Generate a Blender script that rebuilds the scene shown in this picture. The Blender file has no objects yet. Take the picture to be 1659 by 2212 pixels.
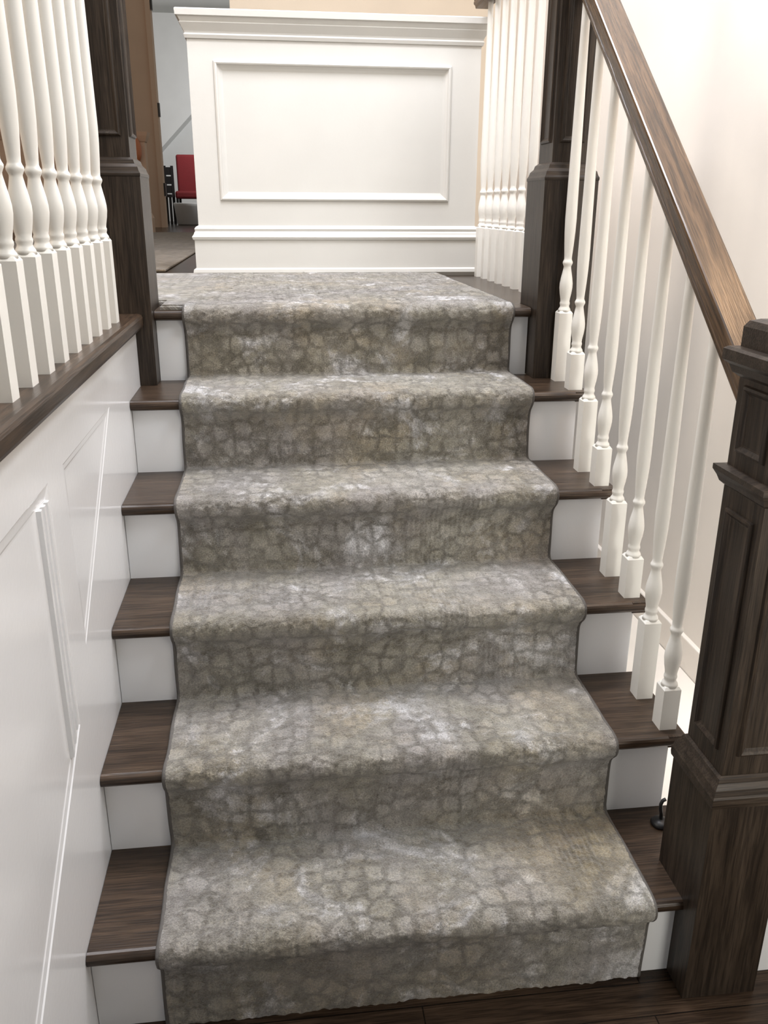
import bpy, bmesh, math, random
import numpy as np
from mathutils import Vector, Matrix
random.seed(4); np.random.seed(4)
S=bpy.context.scene; C=S.collection
try: S.view_settings.view_transform='Standard'
except Exception: pass
RUN=.254; RISE=.20173; Z5=5*RISE; Z6=6*RISE; W=1.2425; C0=.133; C1=1.080; YW=2.55

# ---------------- materials ----------------
def newmat(name):
    m=bpy.data.materials.new(name); m.use_nodes=True
    nt=m.node_tree; b=nt.nodes['Principled BSDF']; return m,nt,b
def N(nt,t,**k):
    n=nt.nodes.new(t)
    for a,v in k.items():
        if a in n.inputs: n.inputs[a].default_value=v
        else: setattr(n,a,v)
    return n
def ramp(nt,stops,interp='LINEAR'):
    r=nt.nodes.new('ShaderNodeValToRGB'); r.color_ramp.interpolation=interp; e=r.color_ramp.elements
    while len(e)<len(stops): e.new(.5)
    for i,(p,c) in enumerate(stops): e[i].position=p; e[i].color=(*c,1) if len(c)==3 else c
    return r
def paint(name,col,rough=.4,var=.03,bump=.02):
    m,nt,b=newmat(name); L=nt.links.new
    tc=N(nt,'ShaderNodeTexCoord'); n=N(nt,'ShaderNodeTexNoise',Scale=3.0,Detail=3.0)
    L(tc.outputs['Object'],n.inputs['Vector'])
    r=ramp(nt,[(.3,tuple(c*(1-var) for c in col)),(.7,tuple(min(1,c*(1+var)) for c in col))])
    L(n.outputs['Fac'],r.inputs[0]); L(r.outputs[0],b.inputs['Base Color'])
    n2=N(nt,'ShaderNodeTexNoise',Scale=90.0,Detail=2.0); L(tc.outputs['Object'],n2.inputs['Vector'])
    bp=N(nt,'ShaderNodeBump',Strength=bump,Distance=.01); L(n2.outputs['Fac'],bp.inputs['Height']); L(bp.outputs[0],b.inputs['Normal'])
    b.inputs['Roughness'].default_value=rough
    return m
def wood(name,axis,dark,mid,light,rough=.28,planks=False,rot=0.0,streak=.44,spec=.5):
    m,nt,b=newmat(name); L=nt.links.new
    tc=N(nt,'ShaderNodeTexCoord'); src=tc.outputs['Object']
    if rot:
        mr=N(nt,'ShaderNodeMapping'); mr.inputs['Rotation'].default_value=(rot,0,0); L(src,mr.inputs['Vector']); src=mr.outputs[0]
    mp=N(nt,'ShaderNodeMapping')
    sc=[24.0,24.0,24.0]; sc[axis]=1.8; mp.inputs['Scale'].default_value=sc
    L(src,mp.inputs['Vector'])
    n=N(nt,'ShaderNodeTexNoise',Scale=1.6,Detail=6.0,Roughness=.65,Distortion=.7); L(mp.outputs[0],n.inputs['Vector'])
    r=ramp(nt,[(.30,dark),(.52,mid),(.74,light)]); L(n.outputs['Fac'],r.inputs[0])
    mp2=N(nt,'ShaderNodeMapping'); s2=[300.0]*3; s2[axis]=12.0; mp2.inputs['Scale'].default_value=s2
    L(src,mp2.inputs['Vector'])
    n2=N(nt,'ShaderNodeTexNoise',Scale=1.0,Detail=2.0); L(mp2.outputs[0],n2.inputs['Vector'])
    r2=ramp(nt,[(.40,(streak,)*3),(.56,(1,1,1))]); L(n2.outputs['Fac'],r2.inputs[0])
    mx=N(nt,'ShaderNodeMix',data_type='RGBA',blend_type='MULTIPLY'); mx.inputs[0].default_value=.85
    L(r.outputs[0],mx.inputs[6]); L(r2.outputs[0],mx.inputs[7])
    out=mx.outputs[2]
    if planks:
        br=N(nt,'ShaderNodeTexBrick',Scale=1.0); br.inputs['Color1'].default_value=(1,1,1,1); br.inputs['Color2'].default_value=(.7,.7,.7,1); br.inputs['Mortar'].default_value=(.2,.2,.2,1)
        br.inputs['Brick Width'].default_value=.9; br.inputs['Row Height'].default_value=.075; br.inputs['Mortar Size'].default_value=.0015
        L(tc.outputs['Object'],br.inputs['Vector'])
        m2=N(nt,'ShaderNodeMix',data_type='RGBA',blend_type='MULTIPLY'); m2.inputs[0].default_value=1
        L(out,m2.inputs[6]); L(br.outputs['Color'],m2.inputs[7]); out=m2.outputs[2]
    L(out,b.inputs['Base Color'])
    bp=N(nt,'ShaderNodeBump',Strength=.12,Distance=.004); L(n2.outputs['Fac'],bp.inputs['Height']); L(bp.outputs[0],b.inputs['Normal'])
    b.inputs['Roughness'].default_value=rough
    b.inputs['Specular IOR Level'].default_value=spec
    return m
def carpet_mat(name,cols,pale,line,scale=22.5,uv=True,palefac=.92,patches=()):
    m,nt,b=newmat(name); L=nt.links.new
    tc=N(nt,'ShaderNodeTexCoord'); src=tc.outputs['UV' if uv else 'Object']
    def noise(sc,det=4.0,ro=.6,dist=0.0,off=0.0,vec=None):
        v=vec or src
        if off:
            a=N(nt,'ShaderNodeVectorMath',operation='ADD'); L(v,a.inputs[0]); a.inputs[1].default_value=(off,off*.7,off*.3); v=a.outputs[0]
        n=N(nt,'ShaderNodeTexNoise',Scale=sc,Detail=det,Roughness=ro,Distortion=dist); L(v,n.inputs['Vector']); return n
    def mix(bt,fac,a,bb):
        x=N(nt,'ShaderNodeMix',data_type='RGBA',blend_type=bt)
        for i,v in ((0,fac),(6,a),(7,bb)):
            if hasattr(v,'is_output'): L(v,x.inputs[i])
            else: x.inputs[i].default_value=v if i==0 else (*v,1)
        return x.outputs[2]
    def mul(a,bb,op='MULTIPLY'):
        x=N(nt,'ShaderNodeMath',operation=op)
        for i,v in ((0,a),(1,bb)):
            if hasattr(v,'is_output'): L(v,x.inputs[i])
            else: x.inputs[i].default_value=v
        return x.outputs[0]
    def warp(v,sc,amp,det=2.0,off=0.0):
        dn=noise(sc,det,.6,0,off)
        sub=N(nt,'ShaderNodeVectorMath',operation='SUBTRACT'); L(dn.outputs['Color'],sub.inputs[0]); sub.inputs[1].default_value=(.5,.5,.5)
        sca=N(nt,'ShaderNodeVectorMath',operation='SCALE'); L(sub.outputs[0],sca.inputs[0]); sca.inputs['Scale'].default_value=amp
        add=N(nt,'ShaderNodeVectorMath',operation='ADD'); L(v,add.inputs[0]); L(sca.outputs[0],add.inputs[1]); return add.outputs[0]
    fuzz=warp(src,235.0,.0155,2.0,2.0)          # tuft scatter softens every edge
    wv1=warp(fuzz,24.0,.026,2.0)
    vo=N(nt,'ShaderNodeTexVoronoi',feature='DISTANCE_TO_EDGE',Scale=scale); vo.inputs['Randomness'].default_value=.58; L(wv1,vo.inputs['Vector'])
    vr=ramp(nt,[(.0,(1,1,1)),(.07,(.74,)*3),(.20,(0,0,0))],'EASE'); L(vo.outputs['Distance'],vr.inputs[0])
    n1=noise(8.0,7.0,.74,.3,0,fuzz)
    r1=ramp(nt,[(.32,cols[0]),(.49,cols[1]),(.64,cols[2])]); L(n1.outputs['Fac'],r1.inputs[0])
    nm=noise(3.6,3.0,.6,.3,7.3); rm=ramp(nt,[(.42,(0,0,0)),(.62,(.7,)*3)]); L(nm.outputs['Fac'],rm.inputs[0])
    c=mix('MIX',rm.outputs[0],r1.outputs[0],cols[3])
    ng=noise(4.0,4.0,.65,.3,3.1); rg=ramp(nt,[(.50,(0,0,0)),(.67,(.65,)*3)]); L(ng.outputs['Fac'],rg.inputs[0])
    c=mix('MIX',rg.outputs[0],c,cols[4])
    nb2=noise(26.0,4.0,.7,.8,13.0,fuzz); rb=ramp(nt,[(.36,(.33,)*3),(.64,(.66,)*3)]); L(nb2.outputs['Fac'],rb.inputs[0])
    c=mix('OVERLAY',.6,c,rb.outputs[0])
    n2=noise(5.2,7.0,.76,.6,0.0,fuzz)
    r2=ramp(nt,[(.53,(0,0,0)),(.65,(palefac,)*3)]); L(n2.outputs['Fac'],r2.inputs[0])
    c=mix('MIX',r2.outputs[0],c,pale)
    for px,py,rad in patches:                  # larger golden drift woven into the runner
        dv=N(nt,'ShaderNodeVectorMath',operation='DISTANCE'); L(wv1,dv.inputs[0]); dv.inputs[1].default_value=(px,py,0)
        rp=ramp(nt,[(.10,(.85,)*3),(1.0,(0,0,0))],'EASE'); L(mul(dv.outputs['Value'],1.0/rad),rp.inputs[0])
        c=mix('MULTIPLY',rp.outputs[0],c,(.80,.68,.44))
    n3=noise(9.0,4.0,.65,0,11.0); r3=ramp(nt,[(.34,(.30,)*3),(.60,(.78,)*3)]); L(n3.outputs['Fac'],r3.inputs[0])
    c=mix('MIX',mul(vr.outputs[0],r3.outputs[0]),c,line)
    n4=noise(240.0,3.0,.85)
    r4=ramp(nt,[(.34,(.46,.46,.46)),(.62,(1.16,1.16,1.16))]); L(n4.outputs['Fac'],r4.inputs[0])
    c=mix('MULTIPLY',.95,c,r4.outputs[0])
    wv=N(nt,'ShaderNodeTexWave',wave_type='BANDS',bands_direction='X',Scale=25.0,Distortion=1.6,Detail=1.0); wv.inputs['Detail Scale'].default_value=4.0
    L(src,wv.inputs['Vector'])
    nk=noise(3.4,2.0,.5,0,5.0); rk=ramp(nt,[(.54,(0,0,0)),(.68,(1,1,1))]); L(nk.outputs['Fac'],rk.inputs[0])
    rows=mul(wv.outputs['Fac'],rk.outputs[0])
    c=mix('MULTIPLY',mul(rows,.26),c,(.4,.38,.35))
    L(c,b.inputs['Base Color'])
    n5=noise(150.0,4.0,.85)
    hs=mul(n5.outputs['Fac'],mul(rows,.35),'SUBTRACT')
    bp=N(nt,'ShaderNodeBump',Strength=1.0,Distance=.009); L(hs,bp.inputs['Height']); L(bp.outputs[0],b.inputs['Normal'])
    b.inputs['Roughness'].default_value=.95
    b.inputs['Specular IOR Level'].default_value=.15
    b.inputs['Sheen Weight'].default_value=.5; b.inputs['Sheen Roughness'].default_value=.4
    return m
DK=((.024,.0145,.009),(.055,.0345,.0215),(.100,.065,.041))
GZ=((.018,.0122,.008),(.038,.027,.0188),(.068,.050,.036))
M={}
M['white']=paint('white_trim_paint',(.82,.83,.845),.14)
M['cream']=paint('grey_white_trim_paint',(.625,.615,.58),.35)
M['bal']=paint('baluster_white_paint',(.80,.79,.745),.38)
M['wall']=paint('right_wall_paint',(.89,.835,.765),.7)
M['beige']=paint('beige_wall_paint',(.71,.61,.48),.7)
M['tan']=paint('tan_wall_paint',(.70,.48,.33),.7)
M['bed']=paint('bedroom_white_paint',(.84,.85,.84),.7)
for i,a in enumerate('xyz'): M['wood'+a]=wood('dark_oak_'+a,i,*(GZ if a=='z' else DK),rough=.42 if a=='z' else .3,spec=.30 if a=='z' else .42)
M['newel_wood']=wood('dark_oak_moulding',0,*GZ,rough=.4,spec=.32)
RC=((.044,.025,.012),(.094,.055,.028),(.150,.092,.050))
M['rail']=wood('level_handrail_oak',1,*RC,rough=.4)
M['slope_rail']=wood('sloping_handrail_oak',1,*RC,rough=.27,rot=-math.atan(.815),spec=.42)
M['floor']=wood('dark_plank_floor',0,*DK,rough=.25,planks=True,spec=.25)
M['carpet']=carpet_mat('mottled_runner_carpet',((.285,.258,.198),(.405,.373,.30),(.51,.48,.415),(.43,.40,.395),(.485,.405,.28)),(.96,.95,.97),(.12,.105,.076),patches=((.96,.42,.26),))
M['rug']=carpet_mat('hall_rug_pile',((.22,.16,.09),(.33,.25,.16),(.42,.33,.23),(.33,.26,.18),(.36,.27,.15)),(.5,.42,.32),(.2,.15,.09),12.0,False)
M['bind']=paint('grey_binding_fabric',(.10,.092,.084),.9,.1,.3)
M['red']=paint('red_fabric',(.16,.008,.011),.8,.1,.2)
M['black']=paint('black_paint',(.012,.012,.013),.4,.1)
M['bin']=paint('white_bin_plastic',(.60,.60,.59),.5)
M['orange']=paint('orange_glaze',(.50,.16,.06),.35,.1)
M['metal']=paint('dark_hinge_metal',(.05,.045,.04),.4,.1)

# ---------------- mesh helpers ----------------
def box(bm,lo,hi,bev=0,seg=2):
    g=bmesh.ops.create_cube(bm,size=1.0); vs=g['verts']
    for v in vs: v.co=Vector([lo[i]+(v.co[i]+.5)*(hi[i]-lo[i]) for i in range(3)])
    if bev>0:
        es=list({e for v in vs for e in v.link_edges})
        bmesh.ops.bevel(bm,geom=es,offset=bev,segments=seg,affect='EDGES',profile=.5)
def loft(bm,x0,x1,y0,y1,prof,caps=True):
    rings=[]
    for z,o in prof:
        rings.append([bm.verts.new(p) for p in ((x0-o,y0-o,z),(x1+o,y0-o,z),(x1+o,y1+o,z),(x0-o,y1+o,z))])
    for a,b in zip(rings,rings[1:]):
        for i in range(4): bm.faces.new((a[i],a[(i+1)%4],b[(i+1)%4],b[i]))
    if caps: bm.faces.new(rings[0][::-1]); bm.faces.new(rings[-1])
def lathe(bm,cx,cy,z0,prof,seg=20):
    rings=[]
    for r,h in prof:
        rings.append([bm.verts.new((cx+r*math.cos(2*math.pi*i/seg),cy+r*math.sin(2*math.pi*i/seg),z0+h)) for i in range(seg)])
    for a,b in zip(rings,rings[1:]):
        for i in range(seg):
            f=bm.faces.new((a[i],a[(i+1)%seg],b[(i+1)%seg],b[i])); f.smooth=True
    bm.faces.new(rings[0][::-1]); bm.faces.new(rings[-1])
def prism(bm,pts,axis,a,b):
    def mk(p,t):
        l=list(p); l.insert(axis,t); return bm.verts.new(l)
    A=[mk(p,a) for p in pts]; B=[mk(p,b) for p in pts]; n=len(pts)
    bm.faces.new(A); bm.faces.new(B[::-1])
    for i in range(n): bm.faces.new((A[i],B[i],B[(i+1)%n],A[(i+1)%n]))
    bmesh.ops.recalc_face_normals(bm,faces=bm.faces[:])
def inset(poly,d):
    n=len(poly); out=[]
    ar=sum(poly[i][0]*poly[(i+1)%n][1]-poly[(i+1)%n][0]*poly[i][1] for i in range(n)); s=1 if ar>0 else -1
    for i in range(n):
        p0,p1,p2=[Vector(poly[(i+k)%n]) for k in (-1,0,1)]
        e1=(p1-p0).normalized(); e2=(p2-p1).normalized()
        n1=Vector((-e1.y,e1.x))*s; n2=Vector((-e2.y,e2.x))*s
        a=p1+n1*d; b=p1+n2*d; cr=e1.x*e2.y-e1.y*e2.x
        if abs(cr)<1e-6: out.append(a); continue
        t=((b-a).x*e2.y-(b-a).y*e2.x)/cr; out.append(a+e1*t)
    return out
def frame(bm,poly,O,U,V,Nn,prof,fill=False):
    O,U,V,Nn=map(Vector,(O,U,V,Nn)); rings=[]
    for d,h in prof: rings.append([bm.verts.new(O+U*p[0]+V*p[1]+Nn*h) for p in inset(poly,d)])
    n=len(poly)
    for a,b in zip(rings,rings[1:]):
        for i in range(n): bm.faces.new((a[i],a[(i+1)%n],b[(i+1)%n],b[i]))
    if fill: bm.faces.new(rings[-1])
    bmesh.ops.recalc_face_normals(bm,faces=bm.faces[:])
def board(bm,outer,holes,O,U,V,Nn):
    O,U,V,Nn=map(Vector,(O,U,V,Nn)); es=[]
    for poly in [outer]+holes:
        vs=[bm.verts.new(O+U*p[0]+V*p[1]) for p in poly]
        es+=[bm.edges.new((vs[i],vs[(i+1)%len(vs)])) for i in range(len(vs))]
    bmesh.ops.triangle_fill(bm,use_beauty=True,use_dissolve=False,edges=es,normal=Nn)
    bm.normal_update()
    for f in bm.faces:
        if f.normal.dot(Nn)<0 and len(f.verts)==3: f.normal_flip()
def tube(bm,pts,r,seg=10):
    rings=[]; n=len(pts); pts=[Vector(p) for p in pts]
    for i,p in enumerate(pts):
        t=(pts[min(i+1,n-1)]-pts[max(i-1,0)]).normalized()
        a=t.cross(Vector((1,0,0)))
        if a.length<.1: a=t.cross(Vector((0,1,0)))
        a.normalize(); b=t.cross(a)
        rings.append([bm.verts.new(p+(a*math.cos(2*math.pi*k/seg)+b*math.sin(2*math.pi*k/seg))*r) for k in range(seg)])
    for A,B in zip(rings,rings[1:]):
        for k in range(seg):
            f=bm.faces.new((A[k],A[(k+1)%seg],B[(k+1)%seg],B[k])); f.smooth=True
    bm.faces.new(rings[0][::-1]); bm.faces.new(rings[-1])
def base_of(par):
    v=Vector((0,0,0))
    while par is not None: v+=par.location; par=par.parent
    return v
def obj(name,bm,mat,parent=None,base=(0,0,0)):
    me=bpy.data.meshes.new(name); bm.to_mesh(me); bm.free()
    return link(name,me,mat,parent,base)
def link(name,me,mat,parent=None,base=(0,0,0)):
    o=bpy.data.objects.new(name,me); C.objects.link(o); me.materials.append(M[mat])
    if parent is not None:
        o.parent=parent; me.transform(Matrix.Translation(-base_of(parent)))
    else:
        o.location=base; me.transform(Matrix.Translation(-Vector(base)))
    return o
def thing(name,label,cat,loc,group=None):
    o=bpy.data.objects.new(name,None); C.objects.link(o); o.location=loc; o.empty_display_size=.1
    o['label']=label; o['category']=cat
    if group: o['group']=group
    return o
def tag(o,label,cat,group=None):
    o['label']=label; o['category']=cat
    if group: o['group']=group
    return o
def struct(o): o['kind']='structure'; return o
def nb(): return bmesh.new()
def bx(name,lo,hi,mat,parent=None,bev=0,base=None):
    b=nb(); box(b,lo,hi,bev)
    return obj(name,b,mat,parent,base if base is not None else ((lo[0]+hi[0])/2,(lo[1]+hi[1])/2,lo[2]))

# ---------------- setting ----------------
struct(bx('floor',(-.15,-3,-.05),(3.2,4.2,0),'floor'))
b=nb(); box(b,(-4,1.401,Z6-.03),(1.31,YW+.16,Z6)); box(b,(-4,YW+.16,Z6-.03),(1.31,16,Z6)); box(b,(-4,-2,Z6-.03),(-.121,1.401,Z6))
struct(obj('floor',b,'floor'))
XL=0.0
tri=[(.28,1.055),(.285,.69),(.75,1.055)]
nearp=[(.172,1.055),(-1.2,1.055),(-1.2,.02),(-.75,.02),(.172,.585)]
wb=nb(); box(wb,(-.15,-2,0),(-.03,1.224,1.17))
board(wb,[(-2,0),(1.224,0),(1.224,1.17),(-2,1.17)],[tri,nearp],(XL,0,0),(0,1,0),(0,0,1),(1,0,0))
wl=struct(obj('wall_left',wb,'white',None,(-.08,0,0)))
q=nb(); frame(q,nearp,(XL,0,0),(0,1,0),(0,0,1),(1,0,0),[(0,0),(.004,-.0020),(.018,-.0032),(.022,-.0044),(.026,-.0046)],True); obj('panel_moulding',q,'white',wl)
q=nb(); frame(q,tri,(XL,0,0),(0,1,0),(0,0,1),(1,0,0),[(0,0),(.003,-.0012),(.012,-.0018),(.016,-.0028),(.020,-.003)],True); obj('panel_moulding',q,'white',wl)
fl=[(-.0046,.096),(.003,.098),(.003,.107),(-.003,.110),(-.003,.117),(.003,.120),(.003,.130),(-.003,.133),(-.003,.140),(.003,.143),(.003,.153),(-.0040,.156)]
q=nb(); A=[q.verts.new((x,y,.585+(y-.172)*.613+.026)) for x,y in fl]; B=[q.verts.new((x,y,1.03)) for x,y in fl]
for k in range(len(fl)-1): q.faces.new((A[k],A[k+1],B[k+1],B[k]))
q.faces.new(A); q.faces.new(B[::-1]); bmesh.ops.recalc_face_normals(q,faces=q.faces[:]); obj('upright_moulding',q,'white',wl)
struct(bx('trim_1',(-.12,-2,1.17),(.024,1.224,Z6),'woody',bev=.010))
pan=[(.185,1.514),(1.127,1.514),(1.127,2.021),(.185,2.021)]
wb=nb(); box(wb,(.085,YW+.02,Z6),(1.25,YW+.15,2.13))
board(wb,[(.085,Z6),(1.25,Z6),(1.25,2.13),(.085,2.13)],[pan],(0,YW,0),(1,0,0),(0,0,1),(0,-1,0))
box(wb,(.085,YW+.0002,Z6),(.10,YW+.03,2.13)); box(wb,(1.235,YW+.0002,Z6),(1.25,YW+.03,2.13))
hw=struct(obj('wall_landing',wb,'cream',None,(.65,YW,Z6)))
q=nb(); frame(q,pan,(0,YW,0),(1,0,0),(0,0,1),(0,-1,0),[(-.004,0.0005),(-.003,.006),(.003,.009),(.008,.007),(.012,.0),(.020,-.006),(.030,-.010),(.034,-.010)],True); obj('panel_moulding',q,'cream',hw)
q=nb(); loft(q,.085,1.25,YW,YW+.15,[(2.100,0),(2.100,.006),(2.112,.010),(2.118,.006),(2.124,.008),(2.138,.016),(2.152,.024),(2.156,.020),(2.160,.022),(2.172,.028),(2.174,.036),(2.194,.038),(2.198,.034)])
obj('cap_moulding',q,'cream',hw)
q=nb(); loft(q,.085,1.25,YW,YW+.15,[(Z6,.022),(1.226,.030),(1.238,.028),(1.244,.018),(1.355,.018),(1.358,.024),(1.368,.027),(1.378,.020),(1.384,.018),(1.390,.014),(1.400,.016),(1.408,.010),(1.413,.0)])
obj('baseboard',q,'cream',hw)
struct(bx('wall_right',(1.72,-3,-.05),(1.82,4.3,4.6),'wall'))
struct(bx('baseboard_right',(1.702,-3,0),(1.72,4.2,.14),'wall',bev=.004))
struct(bx('trim_2',(1.2445,.15,0),(1.70,4.2,.03),'wall'))
struct(bx('wall_back',(.2,4.2,-.05),(1.82,4.3,4.6),'beige'))
b=nb(); box(b,(-4,11,Z6),(-1.06,11.12,5)); box(b,(-1.06,11,4.02),(.2,11.12,5)); box(b,(.2,11,Z6),(1.3,11.12,5))
struct(obj('wall_hall',b,'tan'))
struct(bx('wall_hall_left',(-2.7,-2,Z6),(-2.6,8.6,4.6),'tan'))
d1=struct(bx('door_1',(-1.06,10.96,Z6),(-1.0,11.16,4.02),'tan',base=(-1.03,11.06,Z6)))
bx('door_head',(-1.0,10.96,3.94),(.2,11.16,4.02),'woodx',d1)
for z in (3.75,2.55,1.6): bx('hinge',(-1.0,10.98,z),(-.975,11.05,z+.16),'metal',d1)
struct(bx('wall_bedroom',(-4,15.5,Z6),(3,15.6,5),'bed'))
b=nb(); prism(b,[(-2.4,1.45),(.6,4.45),(-2.4,4.45)],1,15.0,15.5); struct(obj('ceiling',b,'bed'))
b=nb(); box(b,(-3.2,8.6,Z6),(-.89,8.75,2.13)); loft(b,-3.2,-.89,8.6,8.75,[(2.10,0),(2.11,.01),(2.16,.03),(2.2,.04),(2.2,.03)])
loft(b,-3.2,-.89,8.6,8.75,[(Z6,.02),(1.36,.02),(1.41,.0)])
struct(obj('wall_hall_end',b,'tan'))

# ---------------- staircase ----------------
st=thing('staircase','flight of dark oak stair treads with white painted risers climbing to the landing','stairs',(.62,0,0))
def tread_profile(y0,y1,z):
    t=.028; r=t/2; p=[(y1,z-t),(y1,z)]
    for k in range(9):
        a=math.pi/2+math.pi*k/8; p.append((y0+r+r*math.cos(a),z-r+r*math.sin(a)))
    return p
for n in range(1,7):
    y0=(n-1)*RUN; z=n*RISE
    x1=W if n<6 else 1.140
    q=nb(); prism(q,tread_profile(y0,y0+RUN+.028 if n<6 else 1.401,z),0,.001 if n<6 else .048,x1)
    tr=obj('tread',q,'woodx',st)
    if n<6: q=nb(); prism(q,[(W-.035,y0+.004),(W+.004,y0+.004),(W+.004,y0+RUN+.0),(W-.035,y0+RUN+.0)],2,z-.0275,z-.0005); obj('return_nosing',q,'woody',tr)
    bx('riser',(.001 if n<6 else .048,y0+.028,(n-1)*RISE),(W-.022 if n<6 else 1.140,y0+.046,z-.0275),'white',st)
pts=[(.03,0)]
for n in range(1,6):
    y0=(n-1)*RUN+.03; pts+= [(y0,n*RISE-.028),(y0+RUN,n*RISE-.028)]
pts+=[(1.30,1.15),(1.38,1.15),(1.38,0)]
q=nb(); prism(q,pts,0,W-.045,W-.022); obj('stringer',q,'white',st)

# ---------------- runner carpet ----------------
rn=thing('stair_runner','mottled grey beige stair runner carpet running down the middle of the steps','carpet',(.6,0,0))
P=[(.015,.0)]
for n in range(1,7):
    y0=(n-1)*RUN; z=n*RISE
    P+=[(y0+.015,z-.072),(y0+.013,z-.056),(y0+.003,z-.044),(y0-.011,z-.031),(y0-.018,z-.016),(y0-.017,z+.0),(y0-.007,z+.011),(y0+.012,z+.0152),(y0+.04,z+.0148)]
    if n<6: P+=[(y0+RUN+.009,z+.0135),(y0+RUN+.0145,z+.018)]
    else: P+=[(YW-.024,z+.0135)]
P=np.array(P); seg=np.r_[0,np.cumsum(np.hypot(*np.diff(P,axis=0).T))]
ns=int(seg[-1]/.0036); s=np.linspace(0,seg[-1],ns)
Y=np.interp(s,seg,P[:,0]); Z=np.interp(s,seg,P[:,1])
for _ in range(6):
    Y[1:-1]=(Y[:-2]+2*Y[1:-1]+Y[2:])/4; Z[1:-1]=(Z[:-2]+2*Z[1:-1]+Z[2:])/4
ty=np.gradient(Y); tz=np.gradient(Z); ln=np.hypot(ty,tz); ny=-tz/ln; nz=ty/ln
nx=260; xs=np.linspace(C0,C1,nx)
def smooth(a,k):
    for _ in range(k):
        a=(np.roll(a,1,0)+a*2+np.roll(a,-1,0))/4
        if a.ndim>1: a=(np.roll(a,1,1)+a*2+np.roll(a,-1,1))/4
    return a
rnd=np.random.randn
tt=np.linspace(0,1,nx); damp=np.clip(np.minimum(tt,1-tt)/.02,.15,1)[None,:]
D=(smooth(rnd(ns,nx),1)*.0028+smooth(rnd(ns,nx),40)*.014)*damp
e0=smooth(rnd(ns),200)*.006; e1=smooth(rnd(ns),200)*.006
Xg=xs[None,:]+e0[:,None]*(1-tt)[None,:]+e1[:,None]*tt[None,:]
Yg=Y[:,None]+ny[:,None]*D; Zg=Z[:,None]+nz[:,None]*D
co=np.stack([Xg,Yg,Zg],-1).reshape(-1,3)
idx=np.arange(ns*nx).reshape(ns,nx)
quads=np.stack([idx[:-1,:-1],idx[:-1,1:],idx[1:,1:],idx[1:,:-1]],-1).reshape(-1,4)
me=bpy.data.meshes.new('carpet_strip'); me.from_pydata(co.tolist(),[],quads.tolist()); me.update()
uvl=me.uv_layers.new(name='UVMap'); li=np.empty(len(me.loops),dtype=np.int32); me.loops.foreach_get('vertex_index',li)
uvv=np.stack([np.broadcast_to(xs[None,:],(ns,nx)),np.broadcast_to(s[:,None],(ns,nx))],-1).reshape(-1,2)
uvl.data.foreach_set('uv',uvv[li].astype(np.float32).ravel())
me.polygons.foreach_set('use_smooth',[True]*len(me.polygons))
link('carpet_strip',me,'carpet',rn)
for X0,e in ((C0,e0),(C1,e1)):
    q=nb(); tube(q,[(X0+e[i]+(-.001 if X0<.5 else .001),Y[i]-ny[i]*.005,Z[i]-nz[i]*.005) for i in range(0,ns,2) if X0>.5 or Y[i]<1.30],.0058,8); obj('binding',q,'bind',rn)
q=nb(); zt=Z6+.0145
prism(q,[(C0+.002,1.295),(C0+.002,YW-.02),(-1.3,YW-.02),(-1.3,1.43),(.062,1.43),(.062,1.295)],2,Z6+.0005,zt)
bmesh.ops.bevel(q,geom=[e for e in q.edges if all(v.co.z>zt-1e-4 for v in e.verts) and not all(v.co.x>C0 for v in e.verts)],offset=.006,segments=3,affect='EDGES')
uvq=q.loops.layers.uv.new('UVMap'); k6=int(1.0/.0036); s6=float(np.interp(1.5,Y[-k6:],s[-k6:]))
for fc in q.faces:
    for lp in fc.loops: lp[uvq].uv=(lp.vert.co.x+(lp.vert.co.z-zt),s6+lp.vert.co.y-1.5)
obj('landing_piece',q,'carpet',rn)

# ---------------- newel posts ----------------
FP=[(0,0),(.002,.005),(.006,.007),(.010,.004),(.013,.001),(.016,0)]
def pframe(par,x0,x1,y0,y1,z0,z1,m=.022,left=True,right=False):
    faces=[((x0,y0,0),(1,0,0),(0,-1,0),x1-x0)]
    if left: faces.append(((x0,y1,0),(0,-1,0),(-1,0,0),y1-y0))
    if right: faces.append(((x1,y0,0),(0,1,0),(1,0,0),y1-y0))
    for O,U,Nn,w in faces:
        q=nb(); frame(q,[(m,z0),(w-m,z0),(w-m,z1),(m,z1)],O,U,(0,0,1),Nn,FP); obj('panel_moulding',q,'woodz',par)
x0,x1,y0,y1=1.145,1.297,-.045,.118
nw=thing('newel_post','tall dark oak newel post at the foot of the stairs with a stepped square cap','newel post',((x0+x1)/2,(y0+y1)/2,0))
q=nb(); loft(q,x0,x1,y0,y1,[(0,0),(.47,0)]); obj('base_block',q,'woodz',nw)
q=nb(); loft(q,x0,x1,y0,y1,[(.462,.0005),(.462,.004),(.470,.005),(.482,.005),(.486,.003),(.498,.000),(.508,-.007),(.516,-.009),(.520,-.014)]); obj('collar',q,'newel_wood',nw)
i=.015; q=nb(); loft(q,x0+i,x1-i,y0+i,y1-i,[(.50,0),(1.26,0)]); sh=obj('shaft',q,'woodz',nw)
pframe(sh,x0+i,x1-i,y0+i,y1-i,.56,1.00)
pframe(sh,x0+i,x1-i,y0+i,y1-i,1.10,1.215)
q=nb(); loft(q,x0+i,x1-i,y0+i,y1-i,[(1.035,.001),(1.04,.007),(1.05,.011),(1.060,.017),(1.069,.017),(1.072,.004)]); obj('collar',q,'newel_wood',nw)
q=nb(); loft(q,x0+i,x1-i,y0+i,y1-i,[(1.225,.001),(1.232,.010),(1.245,.015),(1.252,.024),(1.270,.024),(1.274,.018),(1.275,.004),(1.308,.004),(1.318,-.002),(1.322,-.014)]); obj('cap',q,'newel_wood',nw)
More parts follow.
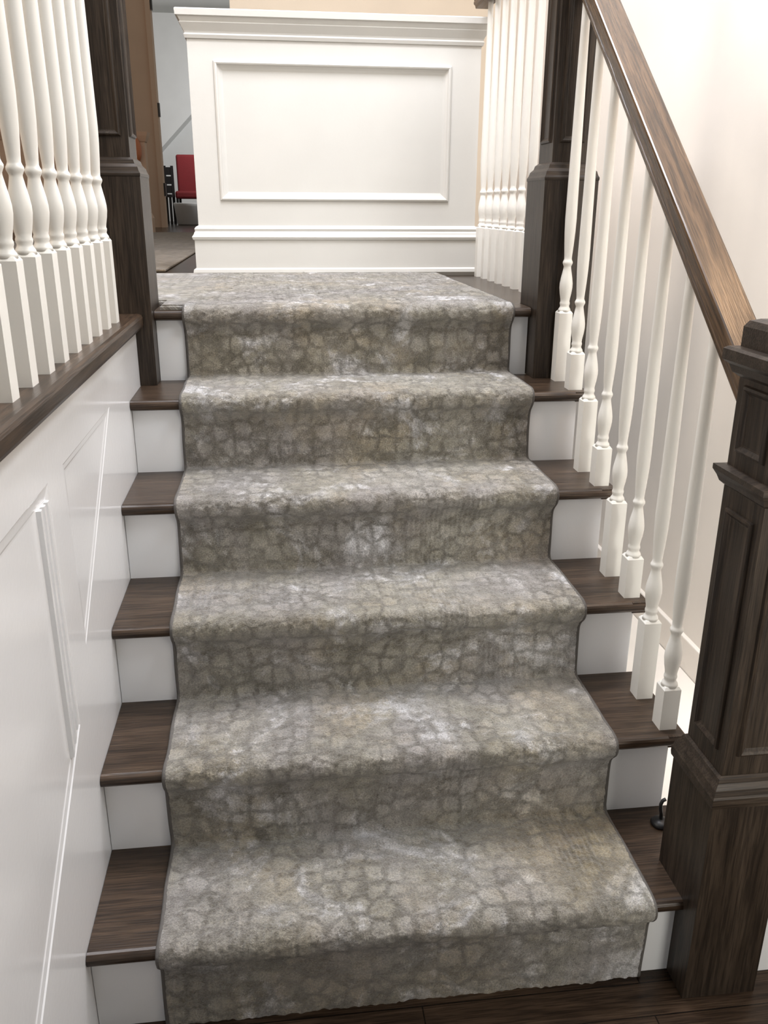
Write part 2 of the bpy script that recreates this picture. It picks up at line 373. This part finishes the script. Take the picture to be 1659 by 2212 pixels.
def upper_post(x0,x1,label,left,right):
    y0,y1=1.225,1.40; i=.024
    t=thing('newel_post',label,'newel post',((x0+x1)/2,(y0+y1)/2,Z5))
    q=nb(); loft(q,x0,x1,y0,y1,[(Z5+.0005,0),(1.57,0)]); obj('base_block',q,'woodz',t)
    q=nb(); loft(q,x0,x1,y0,y1,[(1.562,.0005),(1.564,.0014),(1.570,.0015),(1.576,-.002),(1.586,-.005),(1.594,-.013),(1.604,-.016),(1.610,-.0235)]); obj('collar',q,'newel_wood',t)
    q=nb(); loft(q,x0+i,x1-i,y0+i,y1-i,[(1.6,0),(2.42,0)]); sh=obj('shaft',q,'woodz',t)
    pframe(sh,x0+i,x1-i,y0+i,y1-i,1.66,2.30,.018,left,right)
    q=nb(); loft(q,x0+i,x1-i,y0+i,y1-i,[(2.36,.001),(2.38,.015),(2.41,.022),(2.43,.022),(2.45,-.01)]); obj('cap',q,'newel_wood',t)
    return t
upper_post(1.143,1.298,'dark oak newel post at the top right of the stairs beside the landing balusters',True,False)
upper_post(-.12,.047,'dark oak newel post at the top left of the stairs beside the capped wall',False,True)

# ---------------- balusters and rails ----------------
BP=[(.0185,-.002),(.0168,.005),(.0135,.010),(.0128,.014),(.0142,.018),(.0143,.022),(.0130,.026),(.0140,.033),(.0170,.048),(.0190,.064),(.0188,.076),(.0166,.091),(.0135,.106),(.0110,.119),(.0108,.123),(.0126,.127),(.0144,.131),(.0144,.135),(.0123,.139),(.0109,.143),(.0113,.152),(.0134,.180),(.0154,.215),(.0163,.25)]
def baluster(par,x,y,z0,hb,zt,thin=1.0):
    q=nb(); h=.0195
    loft(q,x-h,x+h,y-h,y+h,[(z0,0),(z0+hb-.006,0),(z0+hb,-.004)])
    L=zt-z0-hb; r0=.0163; r1=.0108
    pr=BP+[(r0-(r0-r1)*k/6,.25+(L-.25)*k/6) for k in range(1,7)]
    pr=[(r*(thin if hh>.03 else 1),hh) for r,hh in pr]
    lathe(q,x,y,z0+hb,pr,24); return obj('baluster',q,'bal',par)
XR=1.215
zrb=lambda y: 1.165+.815*(y-.1474)
sr=thing('stair_railing','open stair balustrade with dark oak sloping handrail and white turned balusters','railing',(XR,.65,RISE*3))
cs=[(-.026,0),(.026,0),(.029,.010),(.035,.016),(.035,.058),(.033,.062),(.030,.0635),(-.030,.0635),(-.033,.062),(-.035,.058),(-.035,.030),(-.032,.027),(-.035,.024),(-.035,.016),(-.029,.010)]
def rail(par,P0,P1,mat,sc=1.0):
    q=nb()
    A=[q.verts.new((P0[0]+p[0],P0[1],P0[2]+p[1]*sc)) for p in cs]; B=[q.verts.new((P1[0]+p[0],P1[1],P1[2]+p[1]*sc)) for p in cs]
    q.faces.new(A[::-1]); q.faces.new(B)
    for k in range(len(cs)): q.faces.new((A[k],A[(k+1)%len(cs)],B[(k+1)%len(cs)],B[k]))
    bmesh.ops.recalc_face_normals(q,faces=q.faces[:]); return obj('handrail',q,mat,par)
rail(sr,(XR,.102,zrb(.102)),(XR,1.252,zrb(1.252)),'slope_rail',1.15)
for n in (2,3,4,5):
    for j,hb in ((0,.105),(1,.202)):
        y=(n-1)*RUN+.05+j*.127; baluster(sr,XR,y,n*RISE,hb,zrb(y)+.01,.97)
lr=thing('landing_railing','white turned balusters along the right side of the landing beyond the newel post','railing',(1.262,2.1,Z6))
rail(lr,(1.262,1.375,2.245),(1.262,2.62,2.245),'rail')
for k in range(-2,7): baluster(lr,1.262,1.762+.1175*k,Z6,.204,2.25,.95)
hr=thing('hall_railing','white turned balusters standing on the dark wood cap of the left wall','railing',(-.03,.3,Z6))
rail(hr,(-.03,-.6,2.245),(-.03,1.250,2.245),'rail')
for k in range(-4,9): baluster(hr,-.03,.0995+.1164*k,Z6,.204,2.25,1.0)

# ---------------- far things ----------------
tag(bx('hall_rug',(-1.6,2.78,Z6+.001),(-.09,8.4,Z6+.012),'rug',bev=.004),'brown beige rug lying in the hall beyond the left newel post','rug')
rc=thing('red_chair','red fabric chair seen through the far doorway','chair',(-.82,13,Z6))
q=nb(); box(q,(-1.04,13.2,1.66),(-.5,13.27,2.22),.03,3); obj('backrest',q,'red',rc)
bx('seat',(-1.04,12.75,1.58),(-.5,13.22,1.69),'red',rc,.03)
for x in (-1.03,-.54):
    for y in (12.77,13.2): bx('leg',(x,y,Z6+.001),(x+.035,y+.035,1.61),'black',rc)
bc=thing('black_chair','black wooden slat back chair at the left of the red chair','chair',(-1.2,12.8,Z6))
for x in (-1.20,-1.09): bx('back_post',(x-.02,13.0,Z6+.001),(x+.02,13.04,2.05),'black',bc)
for k in range(3): bx('slat',(-1.19,13.005,1.66+.13*k),(-1.10,13.03,1.77+.13*k),'black',bc)
bx('seat',(-1.26,12.6,1.60),(-1.08,13.0,1.64),'black',bc)
for x in (-1.24,-1.12): bx('leg',(x,12.62,Z6+.001),(x+.035,12.65,1.605),'black',bc)
q=nb(); lathe(q,-.83,12.4,Z6+.001,[(.15,0),(.17,.02),(.2,.26),(.21,.30),(.2,.31),(.185,.30),(.15,.04)],24)
tag(obj('storage_bin',q,'bin',None,(-.83,12.4,Z6)),'round white bin on the floor in front of the red chair','bin')
q=nb(); bmesh.ops.create_uvsphere(q,u_segments=24,v_segments=16,radius=.11,matrix=Matrix.Translation((-1.02,8.52,2.02))@Matrix.Diagonal((1,.8,1.35,1)))
for fc in q.faces: fc.smooth=True
tag(obj('wall_ornament',q,'orange',None,(-1.02,8.6,1.95)),'rounded orange ornament on the far hall wall beside the left newel post','ornament')
kb=thing('hook_tool','small black curved hook on a round foot tucked behind the front newel post','hook',(1.194,.215,RISE))
q=nb(); lathe(q,1.194,.222,RISE+.0005,[(.020,0),(.022,.005),(.018,.010),(.006,.015)],20); obj('foot',q,'black',kb)
q=nb(); tube(q,[(1.194,.222,RISE+.012),(1.193,.222,RISE+.028),(1.190,.222,RISE+.042),(1.189,.222,RISE+.054),(1.192,.222,RISE+.063),(1.199,.222,RISE+.067)],.004); obj('hook',q,'black',kb)
struct(bx('baseboard_front',(1.31,.0,0),(1.70,.03,.3),'white'))

# ---------------- light ----------------
w=bpy.data.worlds.new('world'); S.world=w; w.use_nodes=True
bg=w.node_tree.nodes['Background']; bg.inputs[0].default_value=(1,.995,.95,1); bg.inputs[1].default_value=.26
def area(name,loc,target,sx,sy,power,col,spread=180):
    l=bpy.data.lights.new(name,'AREA'); l.shape='RECTANGLE'; l.size=sx; l.size_y=sy; l.energy=power; l.color=col; l.spread=math.radians(spread)
    o=bpy.data.objects.new(name,l); C.objects.link(o); o.location=loc
    o.rotation_euler=(Vector(target)-Vector(loc)).to_track_quat('-Z','Y').to_euler(); return o
area('stairwell_skylight',(.6,1.4,4.3),(.6,1.05,0),1.1,1.2,160,(.95,.95,1))
area('left_wall_fill',(1.68,-.3,3.3),(.0,.1,.5),1.1,.8,57,(.89,.94,1))  # added fill that brightens the left wall; no window opening behind it
area('right_wall_fill',(-1.9,.3,3.3),(1.72,.8,1.2),1.1,1.1,42,(1,.92,.81))  # added warm fill from the hall side to lift the right wall
area('rail_sheen_light',(1.69,.30,2.28),(.9,.25,1.3),.2,.3,3.8,(1,.62,.34))  # added small warm light, out of frame, for an orange sheen on the handrail
area('lower_wall_fill',(1.52,-1.7,1.3),(1.70,1.0,.7),.4,.5,6.5,(1,.96,.87),75)  # added fill beside the camera, brightens the lower right wall behind the balusters
area('bedroom_fill',(.1,12.3,2.9),(-1.2,15.4,2.3),1.2,1.2,40,(1,1,1))  # added light inside the bedroom to brighten its walls

# ---------------- camera ----------------
cx,cy,cz,yaw,pit,rol,f=.38648,-1.24818,1.49228,.12518,.34320,.00532,1849.69
F=Vector((math.sin(yaw)*math.cos(pit),math.cos(yaw)*math.cos(pit),-math.sin(pit)))
R0=Vector((math.cos(yaw),-math.sin(yaw),0)); U0=R0.cross(F)
R=R0*math.cos(rol)+U0*math.sin(rol); U=U0*math.cos(rol)-R0*math.sin(rol)
cd=bpy.data.cameras.new('camera'); cd.sensor_fit='VERTICAL'; cd.sensor_height=24; cd.lens=f/2212*24; cd.clip_start=.02
co_=bpy.data.objects.new('camera',cd); C.objects.link(co_)
co_.matrix_world=Matrix(((R.x,U.x,-F.x,cx),(R.y,U.y,-F.y,cy),(R.z,U.z,-F.z,cz),(0,0,0,1)))
S.camera=co_
